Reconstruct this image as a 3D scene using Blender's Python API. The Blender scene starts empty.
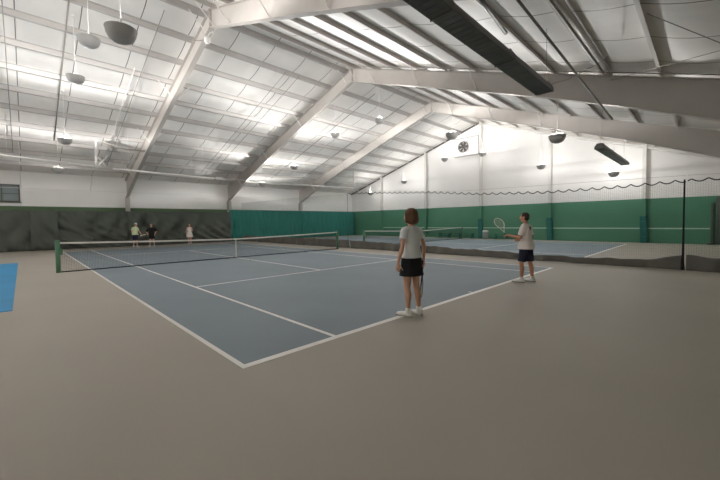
import bpy, bmesh, math, random
from mathutils import Vector, Matrix, Euler
from mathutils.bvhtree import BVHTree
random.seed(7)
PI = math.pi
SC = bpy.context.scene
COL = SC.collection

# ------------------------------------------------------------------ helpers
def lin(c):
    return tuple(((v/255)/12.92 if v/255 <= .04045 else ((v/255+.055)/1.055)**2.4) for v in c)

def mat(name, rgb, rough=.6, metal=0, spec=.4, noise=0, nscale=3, bump=0, bscale=8, emit=0, stretch=None, dark=None):
    m = bpy.data.materials.new(name); m.use_nodes = True
    nt = m.node_tree; b = nt.nodes['Principled BSDF']
    c = lin(rgb)
    b.inputs['Base Color'].default_value = (*c, 1)
    b.inputs['Roughness'].default_value = rough
    b.inputs['Metallic'].default_value = metal
    b.inputs['Specular IOR Level'].default_value = spec
    if noise or bump:
        tc = nt.nodes.new('ShaderNodeTexCoord')
        mp = nt.nodes.new('ShaderNodeMapping')
        if stretch: mp.inputs['Scale'].default_value = stretch
        nt.links.new(tc.outputs['Object'], mp.inputs['Vector'])
    if noise:
        n = nt.nodes.new('ShaderNodeTexNoise'); n.inputs['Scale'].default_value = nscale; n.inputs['Detail'].default_value = 5
        nt.links.new(mp.outputs[0], n.inputs['Vector'])
        r = nt.nodes.new('ShaderNodeValToRGB')
        lo = dark if dark else tuple(v*(1-noise) for v in c)
        hi = tuple(min(1, v*(1+noise*.6)) for v in c)
        r.color_ramp.elements[0].color = (*(lin(lo) if dark else lo), 1); r.color_ramp.elements[0].position = .3
        r.color_ramp.elements[1].color = (*hi, 1); r.color_ramp.elements[1].position = .7
        nt.links.new(n.outputs['Fac'], r.inputs[0]); nt.links.new(r.outputs[0], b.inputs['Base Color'])
    if bump:
        n2 = nt.nodes.new('ShaderNodeTexNoise'); n2.inputs['Scale'].default_value = bscale; n2.inputs['Detail'].default_value = 4
        nt.links.new(mp.outputs[0], n2.inputs['Vector'])
        bp = nt.nodes.new('ShaderNodeBump'); bp.inputs['Strength'].default_value = bump; bp.inputs['Distance'].default_value = .05
        nt.links.new(n2.outputs['Fac'], bp.inputs['Height']); nt.links.new(bp.outputs[0], b.inputs['Normal'])
    if emit:
        b.inputs['Emission Color'].default_value = (1, .97, .92, 1); b.inputs['Emission Strength'].default_value = emit
    return m

def setp(o, label=None, cat=None, group=None, kind=None):
    if label: o['label'] = label
    if cat: o['category'] = cat
    if group: o['group'] = group
    if kind: o['kind'] = kind
    return o

def link(name, me, parent=None, loc=None):
    o = bpy.data.objects.new(name, me); COL.objects.link(o)
    if parent: o.parent = parent
    if loc: o.location = loc
    return o

def empty(name, loc=(0, 0, 0), rz=0):
    o = bpy.data.objects.new(name, None); COL.objects.link(o)
    o.location = loc; o.rotation_euler = (0, 0, rz); o.empty_display_size = .2
    return o

class MB:
    def __init__(s): s.v = []; s.f = []; s.m = []; s.s = []
    def add(s, vs, fs, mi=0, smooth=False):
        k = len(s.v); s.v += [tuple(v) for v in vs]
        for f in fs: s.f.append([i+k for i in f]); s.m.append(mi); s.s.append(smooth)
        return s
    def box(s, a, b, mi=0):
        x0, y0, z0 = a; x1, y1, z1 = b
        vs = [(x0,y0,z0),(x1,y0,z0),(x1,y1,z0),(x0,y1,z0),(x0,y0,z1),(x1,y0,z1),(x1,y1,z1),(x0,y1,z1)]
        return s.add(vs, [(0,3,2,1),(4,5,6,7),(0,1,5,4),(1,2,6,5),(2,3,7,6),(3,0,4,7)], mi)
    def prism(s, poly, ext, mi=0):
        # poly: 3d points (planar), ext: extrusion vector
        n = len(poly); e = Vector(ext)
        vs = [Vector(p) for p in poly] + [Vector(p)+e for p in poly]
        fs = [tuple(reversed(range(n))), tuple(range(n, 2*n))] + [(i, (i+1) % n, n+(i+1) % n, n+i) for i in range(n)]
        return s.add(vs, fs, mi)
    def tube(s, pts, r, n=8, mi=0, closed=False, flat=None):
        P = [Vector(p) for p in pts]; L = len(P); rs = r if isinstance(r, (list, tuple)) else [r]*L
        up = None; vs = []
        for i, p in enumerate(P):
            if closed: t = P[(i+1) % L]-P[i-1]
            else: t = (P[min(i+1, L-1)]-P[max(i-1, 0)])
            t.normalize()
            if up is None:
                up = Vector((0, 0, 1)) if abs(t.z) < .9 else Vector((1, 0, 0))
            a = t.cross(up).normalized(); b = a.cross(t).normalized(); up = b
            for k in range(n):
                q = 2*PI*(k+.5)/n
                vs.append(p+(a*math.cos(q)+b*math.sin(q))*rs[i])
        fs = []
        for i in range(L if closed else L-1):
            j = (i+1) % L
            for k in range(n): fs.append((i*n+k, i*n+(k+1) % n, j*n+(k+1) % n, j*n+k))
        if not closed:
            fs += [tuple(range(n)), tuple(reversed(range((L-1)*n, L*n)))]
        return s.add(vs, fs, mi, n > 5)
    def bar(s, a, b, w, h=None, mi=0):
        a = Vector(a); b = Vector(b); h = h or w
        t = (b-a).normalized(); up = Vector((0, 0, 1)) if abs(t.z) < .95 else Vector((1, 0, 0))
        x = t.cross(up).normalized(); y = x.cross(t)
        vs = []
        for p in (a, b):
            for (i, j) in ((-1, -1), (1, -1), (1, 1), (-1, 1)): vs.append(p+x*i*w/2+y*j*h/2)
        return s.add(vs, [(0,1,2,3),(7,6,5,4),(0,4,5,1),(1,5,6,2),(2,6,7,3),(3,7,4,0)], mi)
    def lathe(s, prof, n=24, c=(0, 0, 0), mi=0, axis='z'):
        vs = []; c = Vector(c)
        for (r, z) in prof:
            for k in range(n):
                q = 2*PI*k/n
                p = Vector((r*math.cos(q), r*math.sin(q), z))
                if axis == 'x': p = Vector((z, r*math.cos(q), r*math.sin(q)))
                vs.append(c+p)
        fs = [(i*n+k, i*n+(k+1) % n, (i+1)*n+(k+1) % n, (i+1)*n+k) for i in range(len(prof)-1) for k in range(n)]
        return s.add(vs, fs, mi, True)
    def grid(s, fn, nu, nv, mi=0, smooth=True):
        vs = [fn(i/nu, j/nv) for i in range(nu+1) for j in range(nv+1)]
        fs = [(i*(nv+1)+j, (i+1)*(nv+1)+j, (i+1)*(nv+1)+j+1, i*(nv+1)+j+1) for i in range(nu) for j in range(nv)]
        return s.add(vs, fs, mi, smooth)
    def mesh(s, name, mats):
        me = bpy.data.meshes.new(name); me.from_pydata(s.v, [], s.f)
        for m in (mats if isinstance(mats, (list, tuple)) else [mats]): me.materials.append(m)
        me.polygons.foreach_set('material_index', s.m); me.polygons.foreach_set('use_smooth', s.s)
        bm = bmesh.new(); bm.from_mesh(me)
        bmesh.ops.recalc_face_normals(bm, faces=bm.faces)
        bm.to_mesh(me); bm.free(); me.update()
        return me
    def build(s, name, mats, parent=None, loc=None):
        return link(name, s.mesh(name, mats), parent, loc)

def with_mod(o, kind, **kw):
    m = o.modifiers.new(kind, kind)
    for k, v in kw.items(): setattr(m, k, v)
    return o

# ------------------------------------------------------------------ materials
M = {}
M['floor'] = mat('floor_taupe', (185, 178, 168), .55, spec=.3, noise=.07, nscale=.35, bump=.04, bscale=40)
M['court'] = mat('court_slate', (142, 155, 164), .55, spec=.3, noise=.07, nscale=.5, bump=.04, bscale=40)
M['court2'] = mat('court_slate_pale', (143, 157, 170), .55, spec=.3, noise=.06, nscale=.5)
M['line'] = mat('line_paint', (254, 252, 247), .32, spec=1.0, noise=.01, nscale=4)
M['mat_blue'] = mat('mat_blue', (62, 158, 214), .5, noise=.12, nscale=1.2, bump=.05, bscale=20)
M['wall_white'] = mat('wall_white', (246, 244, 241), .6, noise=.03, nscale=.6)
M['wall_green'] = mat('wall_green', (84, 140, 112), .6, noise=.05, nscale=.8)
M['wall_green_back'] = mat('wall_green_back', (92, 116, 84), .6, noise=.05, nscale=.8)
M['wall_line'] = mat('wall_line', (190, 220, 200), .6)
M['steel'] = mat('painted_steel', (192, 186, 180), .5, noise=.04, nscale=2)
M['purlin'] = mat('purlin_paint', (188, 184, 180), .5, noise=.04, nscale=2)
M['purlin_shade_lift'] = mat('purlin_shade_lift', (206, 201, 196), .5, noise=.03, nscale=2)  # same purlin paint, lightened to offset the shade on the near slope
M['white_metal'] = mat('white_metal', (225, 222, 218), .45)
M['bowl'] = mat('bowl_grey', (182, 179, 176), .45)
M['bowl_in'] = mat('bowl_inside', (240, 238, 235), .4)
M['lamp'] = mat('lamp_glow', (255, 250, 240), .4, emit=6)
M['wire'] = mat('wire_grey', (150, 146, 141), .5)
M['rope'] = mat('rope_black', (26, 26, 26), .8)
M['dark_metal'] = mat('heater_dark', (96, 96, 92), .45, metal=.3, noise=.2, nscale=6)
M['heater_tube'] = mat('heater_tube', (96, 94, 90), .4, metal=.5)
M['curtain_dark'] = mat('curtain_charcoal', (92, 97, 90), .75, noise=.06, nscale=1.2, bump=.2, bscale=1.5, stretch=(1.6, 1, .5))
M['curtain_teal'] = mat('curtain_teal', (46, 126, 116), .75, noise=.14, nscale=2.5, bump=.2, bscale=3, stretch=(3, 1, .4))
M['vinyl'] = mat('vinyl_charcoal', (108, 105, 98), .6, noise=.2, nscale=1.5, bump=.3, bscale=4)
M['net_teal'] = mat('net_thread', (62, 104, 96), .8)
M['net_black'] = mat('tennis_net_thread', (38, 42, 40), .85)
M['tape'] = mat('net_tape', (232, 228, 220), .7)
M['post'] = mat('post_green', (84, 130, 100), .4)
M['bench'] = mat('bench_teal', (30, 104, 96), .5)
M['bin'] = mat('bin_grey', (150, 156, 156), .5)
M['trim_dark'] = mat('rake_dark', (88, 84, 80), .6)
M['louvre'] = mat('fan_grey', (128, 124, 120), .5)
M['glass'] = mat('window_grey', (128, 140, 142), .25, spec=.5)
M['window_frame'] = mat('window_frame_dark', (84, 84, 80), .5)
M['skin'] = mat('skin', (214, 166, 138), .55, noise=.05, nscale=14)
M['skin_tan'] = mat('skin_tan', (206, 150, 120), .55, noise=.05, nscale=14)
M['hair_brown'] = mat('hair_brown', (104, 70, 46), .5, noise=.3, nscale=30, bump=.5, bscale=60, stretch=(1, 1, .15))
M['hair_dark'] = mat('hair_dark', (66, 50, 40), .6, noise=.2, nscale=50, bump=.4, bscale=70)
M['hair_red'] = mat('hair_auburn', (122, 66, 40), .6)
M['hair_grey'] = mat('hair_grey', (130, 122, 112), .6)
M['shirt_grey'] = mat('shirt_pale_grey', (234, 237, 237), .85, noise=.04, nscale=5, bump=.35, bscale=9)
M['shirt_white'] = mat('shirt_white', (244, 234, 230), .85, noise=.04, nscale=5, bump=.35, bscale=9)
M['shirt_green'] = mat('shirt_pale_green', (206, 220, 178), .85, bump=.2, bscale=9)
M['cloth_black'] = mat('cloth_black', (34, 34, 38), .85, noise=.1, nscale=8, bump=.3, bscale=10)
M['cloth_navy'] = mat('cloth_navy', (36, 40, 60), .85, noise=.1, nscale=8, bump=.3, bscale=10)
M['cloth_white'] = mat('cloth_white', (232, 226, 220), .85, bump=.2, bscale=9)
M['print'] = mat('shirt_print', (92, 84, 84), .85)
M['print_warm'] = mat('shirt_print_warm', (160, 96, 70), .85)
M['shoe'] = mat('shoe_white', (248, 247, 244), .55)
M['sole'] = mat('sole_grey', (180, 178, 172), .7)
M['eye_white'] = mat('eye_white', (230, 226, 220), .3)
M['iris'] = mat('iris', (52, 40, 32), .3)
M['lips'] = mat('lips', (168, 98, 88), .5)
M['racket_white'] = mat('racket_white', (226, 222, 214), .35)
M['racket_black'] = mat('racket_black', (28, 28, 30), .35)
M['grip'] = mat('grip', (60, 58, 56), .8)
M['string'] = mat('racket_string', (222, 220, 206), .5)
M['ball'] = mat('ball_felt', (222, 226, 190), .9)

# ------------------------------------------------------------------ building numbers
X0, XG = -27.0, 28.02
Y0, YW = -6.2, 27.4
YR, ZR, SF, SN = 10.58, 10.535, .3187, .345
ZGREEN = 2.92
def rz(y): return ZR-(SF if y > YR else SN)*abs(y-YR)

# insulated ceiling: white facing draped between purlins, with seams every 1.83 m
def ceiling_mat():
    m = mat('ceiling_insulation', (240, 237, 233), .65, noise=.05, nscale=.7, bump=.35, bscale=1.3, stretch=(1.6, .8, 1))
    nt = m.node_tree; b = nt.nodes['Principled BSDF']
    src = b.inputs['Base Color'].links[0].from_socket
    tc = nt.nodes.new('ShaderNodeTexCoord'); sx = nt.nodes.new('ShaderNodeSeparateXYZ')
    nt.links.new(tc.outputs['Object'], sx.inputs[0])
    def math_(op, a, bv):
        n = nt.nodes.new('ShaderNodeMath'); n.operation = op
        if hasattr(a, 'links'): nt.links.new(a, n.inputs[0])
        else: n.inputs[0].default_value = a
        if hasattr(bv, 'links'): nt.links.new(bv, n.inputs[1])
        else: n.inputs[1].default_value = bv
        return n.outputs[0]
    md = math_('PINGPONG', math_('ADD', sx.outputs['X'], 100.52), .915)
    seam = math_('LESS_THAN', md, .016)
    mx = nt.nodes.new('ShaderNodeMix'); mx.data_type = 'RGBA'
    nt.links.new(seam, mx.inputs['Factor']); nt.links.new(src, mx.inputs['A'])
    mx.inputs['B'].default_value = (*lin((120, 112, 106)), 1)
    nt.links.new(mx.outputs['Result'], b.inputs['Base Color'])
    return m
M['ceiling'] = ceiling_mat()
PY_FAR = [YR+.42+1.5*k for k in range(12)]
PY_NEAR = [10.32-1.43*k for k in range(13)]
PY_NEAR = [y for y in PY_NEAR if y > Y0+.3]
PY_FAR = [y for y in PY_FAR if y < YW-.2]
def ceiling_slope(name, ys):
    # ys: support lines from ridge to eave; sheet hangs slightly between them
    mb = MB(); rows = []
    xs = [X0+i*(XG-X0)/60 for i in range(61)]
    pts = []
    for a, b in zip(ys[:-1], ys[1:]):
        for k in range(6):
            t = k/6; y = a+(b-a)*t
            pts.append((y, rz(y)-.075*math.sin(PI*t)*min(1, abs(b-a)/1.2)))
    pts.append((ys[-1], rz(ys[-1])))
    vs = [(x, y, z) for x in xs for (y, z) in pts]; n = len(pts)
    fs = [(i*n+j, (i+1)*n+j, (i+1)*n+j+1, i*n+j+1) for i in range(60) for j in range(n-1)]
    k = len(vs)
    vs += [(x, y, z+.25) for x in (X0, XG) for (y, z) in (pts[0], pts[-1])]
    mb.add(vs, fs, 0, True)
    mb.add(vs[k:], [(0, 1, 3, 2)], 0)   # outer roof sheet
    o = mb.build(name, M['ceiling']); setp(o, kind='structure')
    return o
ceiling_slope('ceiling', [YR]+PY_FAR+[YW])
ceiling_slope('ceiling_near', [YR]+PY_NEAR+[Y0])

# floor and its painted surfaces
o = MB().box((X0-.2, Y0-.2, -.2), (XG+.2, YW+.2, 0)).build('floor', M['floor']); setp(o, kind='structure')
o = MB().box((0, 0, 0), (10.97, 23.77, .002)).build('floor_surface', M['court']); setp(o, kind='structure')
C2 = 15.11
o = MB().box((C2, 0, 0), (C2+10.97, 23.77, .002)).build('floor_surface', M['court2']); setp(o, kind='structure')
def court_lines(cx):
    mb = MB(); zz = [.004]
    def L(xa, ya, xb, yb):
        zz[0] += .0002; mb.box((cx+xa, ya, .0022), (cx+xb, yb, zz[0]))
    w = .065
    for y in (-.05, 23.72): L(-.045, y, 11.0, y+.1)
    for x in (-.045, 10.95, 1.345, 9.57): L(x, -.04, x+w, 23.8)
    for y in (5.485, 18.285): L(1.37, y-w/2, 9.6, y+w/2)
    L(5.485-w/2, 5.485, 5.485+w/2, 18.285)
    for y in (0, 23.62): L(5.46, y, 5.51, y+.15)
    o = mb.build('floor_markings', M['line']); setp(o, kind='structure')
court_lines(0); court_lines(C2)
o = MB().box((-6.4, 5.6, 0), (-1.95, 17.3, .012)).build('floor_mat', M['mat_blue'])
setp(o, 'bright blue rectangular mat lying on the taupe floor at the left edge', 'mat')

# walls: green up to ZGREEN, white above
def ywall(name, y, t, ztop):
    mb = MB(); a, b = sorted((y, y+t))
    mb.box((X0-.2, a, 0), (XG+.2, b, ZGREEN), 0); mb.box((X0-.2, a, ZGREEN), (XG+.2, b, ztop), 1)
    o = mb.build(name, [M['wall_green_back'], M['wall_white']]); setp(o, kind='structure')
ywall('wall_back', YW, .2, rz(YW)+.15)
ywall('wall_front', Y0, -.2, rz(Y0)+.15)
def xwall(name, x, t):
    mb = MB()
    mb.prism([(x, Y0-.2, 0), (x, YW+.2, 0), (x, YW+.2, ZGREEN), (x, Y0-.2, ZGREEN)], (t, 0, 0), 0)
    mb.prism([(x, Y0-.2, ZGREEN), (x, YW+.2, ZGREEN), (x, YW+.2, rz(YW)+.1), (x, YR, ZR+.2), (x, Y0-.2, rz(Y0)+.1)], (t, 0, 0), 1)
    o = mb.build(name, [M['wall_green'], M['wall_white']]); setp(o, kind='structure')
xwall('wall_right', XG, .2); xwall('wall_left', X0, -.2)
# white stripe at net height along the green gable wall
o = MB().box((XG-.006, -3.7, .92), (XG+.01, 22.3, 1.0)).build('trim_1', M['wall_line']); setp(o, kind='structure')
# dark angle where the roof meets the gable wall, and pale channel on the near slope
o = MB().bar((XG-.06, YW, rz(YW)-.14), (XG-.06, YR, ZR-.14), .1, .1).build('trim_2', M['trim_dark']); setp(o, kind='structure')
o = MB().bar((XG-.15, YR, ZR-.36), (XG-.15, Y0, rz(Y0)-.36), .2, .16).build('trim_3', M['white_metal']); setp(o, kind='structure')

# gable columns, green at the foot
for y in (22.28, 16.35, 10.54, 4.94, -.66):
    mb = MB(); zt = rz(y)-.1
    for (z0, z1, mi) in ((0, ZGREEN, 0), (ZGREEN, zt, 1)):
        mb.box((XG-.3, y-.1, z0), (XG-.285, y+.1, z1), mi)
        mb.box((XG-.285, y-.012, z0), (XG-.015, y+.012, z1), mi)
        mb.box((XG-.015, y-.1, z0), (XG, y+.1, z1), mi)
    o = mb.build('wall_column', [M['wall_green'], M['white_metal']]); setp(o, kind='structure')
# padded wraps at the feet of the columns
for y, lab in ((4.94, 'dark green pad wrapped round column foot, behind the man with the racket'), (-.66, 'dark green pad wrapped round the column foot nearest the end of the wall stripe'), (10.54, 'dark green pad wrapped round the foot of the column below the fan')):
    mb = MB()
    r = .2
    prof = [(XG-.36, y-.24), (XG-.36, y+.16), (XG-.02, y+.16), (XG-.02, y-.24)]
    top = [(XG-.34, y-.14), (XG-.34, y+.2), (XG-.02, y+.2), (XG-.02, y-.14)]
    vs = [(a, b, .02) for a, b in prof]+[(a, b, 1.78) for a, b in top]
    mb.add(vs, [(3,2,1,0),(4,5,6,7),(0,1,5,4),(1,2,6,5),(2,3,7,6),(3,0,4,7)])
    o = mb.build('column_pad', M['bench']); with_mod(o, 'BEVEL', width=.03, segments=2)
    setp(o, lab, 'pad', 'column pads')
    for z in (.4, .9, 1.4):
        k = (z-.02)/1.76
        st = MB().box((XG-.366+.02*k, y-.245+.1*k, z), (XG-.355+.02*k, y+.165+.04*k, z+.05))
        st.build('strap', M['curtain_teal'], o)

# steel frames: tapered I-beams from knee to ridge plus columns on both walls
FRX = [XG-7.98*k for k in range(1, 7)]
def depth(u): # from roof plane to the bottom flange
    t = [(0, .92), (6, .95), (10, 1.02), (13.5, 1.2), (17, 1.55)]
    for (a, da), (b, db) in zip(t[:-1], t[1:]):
        if u <= b: return da+(db-da)*(u-a)/(b-a)
    return t[-1][1]
def frame(x):
    mb = MB(); top = .2
    us = []
    def side(y): return YW-.03 if y > 0 else Y0+.03
    ysF = [YR+(YW-.05-YR)*k/8 for k in range(9)]; ysN = [YR+(Y0+.05-YR)*k/8 for k in range(9)]
    for ys in (ysF, ysN):
        for a, b in zip(ys[:-1], ys[1:]):
            za, zb = rz(a), rz(b); da, db = depth(abs(a-YR)), depth(abs(b-YR))
            mb.prism([(x-.006, a, za-top), (x-.006, b, zb-top), (x-.006, b, zb-db), (x-.006, a, za-da)], (.012, 0, 0))
            mb.prism([(x-.11, a, za-top), (x-.11, b, zb-top), (x-.11, b, zb-top-.02), (x-.11, a, za-top-.02)], (.22, 0, 0))
            mb.prism([(x-.11, a, za-da), (x-.11, b, zb-db), (x-.11, b, zb-db-.02), (x-.11, a, za-da-.02)], (.22, 0, 0))
    mb.box((x-.1, YR-.012, rz(YR)-depth(0)), (x+.1, YR+.012, rz(YR)-.22))
    for yw, s, kd in ((YW, -1, .5), (Y0, 1, .5)):
        zk = rz(yw)-depth(abs(yw-YR))
        a, b = sorted((yw+s*.02, yw+s*kd))
        mb.box((x-.006, a, 0), (x+.006, b, zk))
        fa = yw+s*kd
        mb.box((x-.11, min(fa, fa-s*.02), 0), (x+.11, max(fa, fa-s*.02), zk+.02))
        mb.box((x-.11, a if s > 0 else b-.02, 0), (x+.11, a+.02 if s > 0 else b, zk))
    o = mb.build('roof_beam', M['steel']); setp(o, kind='structure')
    return o
frames = [frame(x) for x in FRX]
def brace(fr, x, y, dx):
    za = rz(y)-depth(abs(y-YR))+.03; zb = rz(y)-.16
    MB().bar((x+math.copysign(.03, dx), y, za), (x+dx, y, zb), .05, .012).bar((x+math.copysign(.03, dx), y, za), (x+dx, y, zb), .012, .05).build('flange_brace', M['white_metal'], fr)
for k, x in enumerate(FRX):
    for y in (PY_FAR[9], PY_FAR[6], PY_FAR[3], PY_FAR[0], PY_NEAR[0], PY_NEAR[1], PY_NEAR[3], PY_NEAR[5]):
        if k >= 3: continue
        brace(frames[k], x, y, -.75)
        if k == 2: brace(frames[k], x, y, .75)

# purlins along the building (Z sections)
def purlin(y):
    s = -1 if y > YR else 1
    mb = MB(); z = rz(y)-.012; h = .19
    sl = SF if y > YR else SN
    def pl(pts): mb.prism([(X0, y+a, z+b) for a, b in pts], (XG-.02-X0, 0, 0))
    pl([(-.004, 0), (.004, 0), (.004, -h), (-.004, -h)])
    pl([(0, 0), (s*.07, sl*.07), (s*.07, sl*.07-.008), (0, -.008)])
    pl([(0, -h), (-s*.07, -h-sl*.07), (-s*.07, -h-sl*.07-.008), (0, -h-.008)])
    o = mb.build('purlin', M['purlin' if y > YR else 'purlin_shade_lift']); setp(o, kind='structure')
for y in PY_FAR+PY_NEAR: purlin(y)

# window high on the back wall
w = MB()
xa, xb, za, zb = -3.5, -1.8, 3.18, 4.3; y1 = YW-.06
for (a, b) in (((xa, y1, za), (xb, YW, za+.07)), ((xa, y1, zb-.07), (xb, YW, zb)), ((xa, y1, za), (xa+.07, YW, zb)), ((xb-.07, y1, za), (xb, YW, zb)), ((xa, y1+.01, 3.68), (xb, YW, 3.72)), ((-2.66, y1+.01, za), (-2.61, YW, zb))):
    w.box(a, b)
wo = w.build('window_1', M['window_frame']); setp(wo, kind='structure')
MB().box((xa+.05, YW-.03, za+.05), (xb-.05, YW-.005, zb-.05)).build('pane', M['glass'], wo)
MB().box((xa-.05, YW-.14, za-.05), (xb+.05, YW, za)).build('window_sill', M['window_frame'], wo)

# ------------------------------------------------------------------ curtains
def curtain(xa, xb, y, ztop, m, label, seed, amp=.2, diag=True, name='curtain'):
    rnd = random.Random(seed); W = xb-xa
    waves = [(rnd.uniform(2, 7), rnd.uniform(0, 6.3), rnd.uniform(.0, .6)*rnd.choice((-1, 1, 1)) if diag else rnd.uniform(-.06, .06), rnd.uniform(.3, 1)) for _ in range(7)]
    if not diag: waves = [(w*2.6, p, s, a) for w, p, s, a in waves]
    tot = sum(a for *_, a in waves)
    sw = [(rnd.uniform(0, W), rnd.uniform(.9, 1.9), rnd.uniform(.5, 1)) for _ in range(int(W/.9)+1)]
    def fn(u, v):
        x = xa+u*W; z = .02+v*(ztop-.02)
        d = sum(a*math.sin(w*(x+s*2.6*(z-ztop)*(1.2-.5*v))+p) for w, p, s, a in waves)/tot
        env = .35+.65*(1-v)**.7
        e = min(1, min(u, 1-u)*W/.25)
        if diag:   # slack swags fanning down from the tie points
            for (c, rr, a) in sw:
                q = math.hypot((x-c), (z-ztop)*.9)/rr
                d += .4*a*math.sin(q*9)*math.exp(-1.1*(q-.9)**2)*min(1, q)
        return (x, y+amp*2*d*env*e, z+(.03*math.sin(3*x+seed)*v if diag else .0))
    o = MB().grid(fn, max(24, int(W*22)), 30).build(name, m)
    with_mod(o, 'SOLIDIFY', thickness=.008)
    setp(o, label, 'curtain', 'wall curtains')
    return o
YC = 26.62
curtain(-7.5, -1.25, YC+.12, 2.62, M['curtain_dark'], 'charcoal curtain under the window, at the left end of the row', 1)
curtain(-1.38, -.05, YC-.06, 2.62, M['curtain_dark'], 'narrow charcoal curtain panel behind the left post of the near net', 2)
curtain(-.12, 4.12, YC+.12, 2.62, M['curtain_dark'], 'wide charcoal curtain behind the player in the white cap', 3)
curtain(3.98, 11.95, YC-.06, 2.62, M['curtain_dark'], 'long charcoal curtain behind the player in the white dress', 4)
curtain(11.85, 20.1, YC+.1, 2.86, M['curtain_teal'], 'teal green curtain hanging beside the last charcoal one', 5, .1, False)
curtain(20.0, 27.6, YC-.02, 2.86, M['curtain_teal'], 'teal green curtain running to the corner of the hall', 6, .1, False)
# hanging rails
# dark drape on the gable wall at the right edge
def drape():
    def fn(u, v):
        y = -3.95-u*2.1; z = .05+v*2.8
        return (XG-.22+.06*math.sin(y*9+math.sin(z*2))*(1-.4*v), y, z)
    o = MB().grid(fn, 60, 16).build('curtain', M['curtain_dark']); with_mod(o, 'SOLIDIFY', thickness=.008)
    setp(o, 'dark drape on the green end wall at the right edge', 'curtain', 'wall curtains')
drape()
o = MB().box((XG-.14, -3.84, .12), (XG-.02, -3.74, 2.5)).box((XG-.3, -3.9, 0), (XG-.02, -3.6, .12)).build('curtain_post', M['dark_metal'])
setp(o, 'thin dark post with pale foot where the wall stripe ends', 'post')

# ------------------------------------------------------------------ tennis nets
def tennis_net(xa, xb, label, part_label=None):
    t = empty('tennis_net', (xa, 11.885, 0)); setp(t, label, 'net', 'tennis nets')
    W = xb-xa; c = W/2
    def top(x): return .914+(1.05-.914)*((abs(x-c)/c)**1.3)
    for x in (0, W):
        mb = MB(); mb.tube([(x, 0, 0), (x, 0, 1.07)], .068, 16)
        mb.lathe([(0, 1.07), (.074, 1.06), (.074, 1.09), (.055, 1.105), (0, 1.115)], 16, (x, 0, 0))
        p = mb.build('post', M['post'], t)
        s = 1 if x == 0 else -1
        MB().box((x+s*.05-.02, -.05, .62), (x+s*.05+.05*s+.02, .05, .82)).tube([(x+s*.07, -.05, .72), (x+s*.07, -.14, .72), (x+s*.07, -.14, .62)], .01, 8).build('winch', M['post'], p)
    mb = MB(); n = int(W/.046); th = .0034
    for i in range(n+1):
        x = .08+(W-.16)*i/n
        mb.bar((x, 0, .02), (x, 0, top(x)-.03), th)
    for j in range(21):
        f = j/21
        for k in range(24):
            x0, x1 = .08+(W-.16)*k/24, .08+(W-.16)*(k+1)/24
            mb.bar((x0, 0, .02+(top(x0)-.05)*f), (x1, 0, .02+(top(x1)-.05)*f), th)
    mb.build('netting', M['net_black'], t)
    def strip(name, m, z0f, z1f, th):
        mb = MB(); K = 32
        for k in range(K):
            x0, x1 = .05+(W-.1)*k/K, .05+(W-.1)*(k+1)/K
            mb.prism([(x0, -th, z0f(x0)), (x1, -th, z0f(x1)), (x1, -th, z1f(x1)), (x0, -th, z1f(x0))], (0, 2*th, 0))
        return mb.build(name, m, t)
    strip('headband', M['tape'], lambda x: top(x)-.062, top, .012)
    strip('net_shadow_cord', M['rope'], lambda x: .003, lambda x: .035, .018)  # dark strip at the net foot, stands in for its shadow on the floor
    MB().box((c-.027, -.016, 0), (c+.027, .016, .918)).build('center_strap', M['tape'], t)
tennis_net(-.914, 11.884, 'tennis net with green posts and white tape across the near court')
tennis_net(14.2, 27.0, 'tennis net beyond the divider, across the far court')

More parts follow.
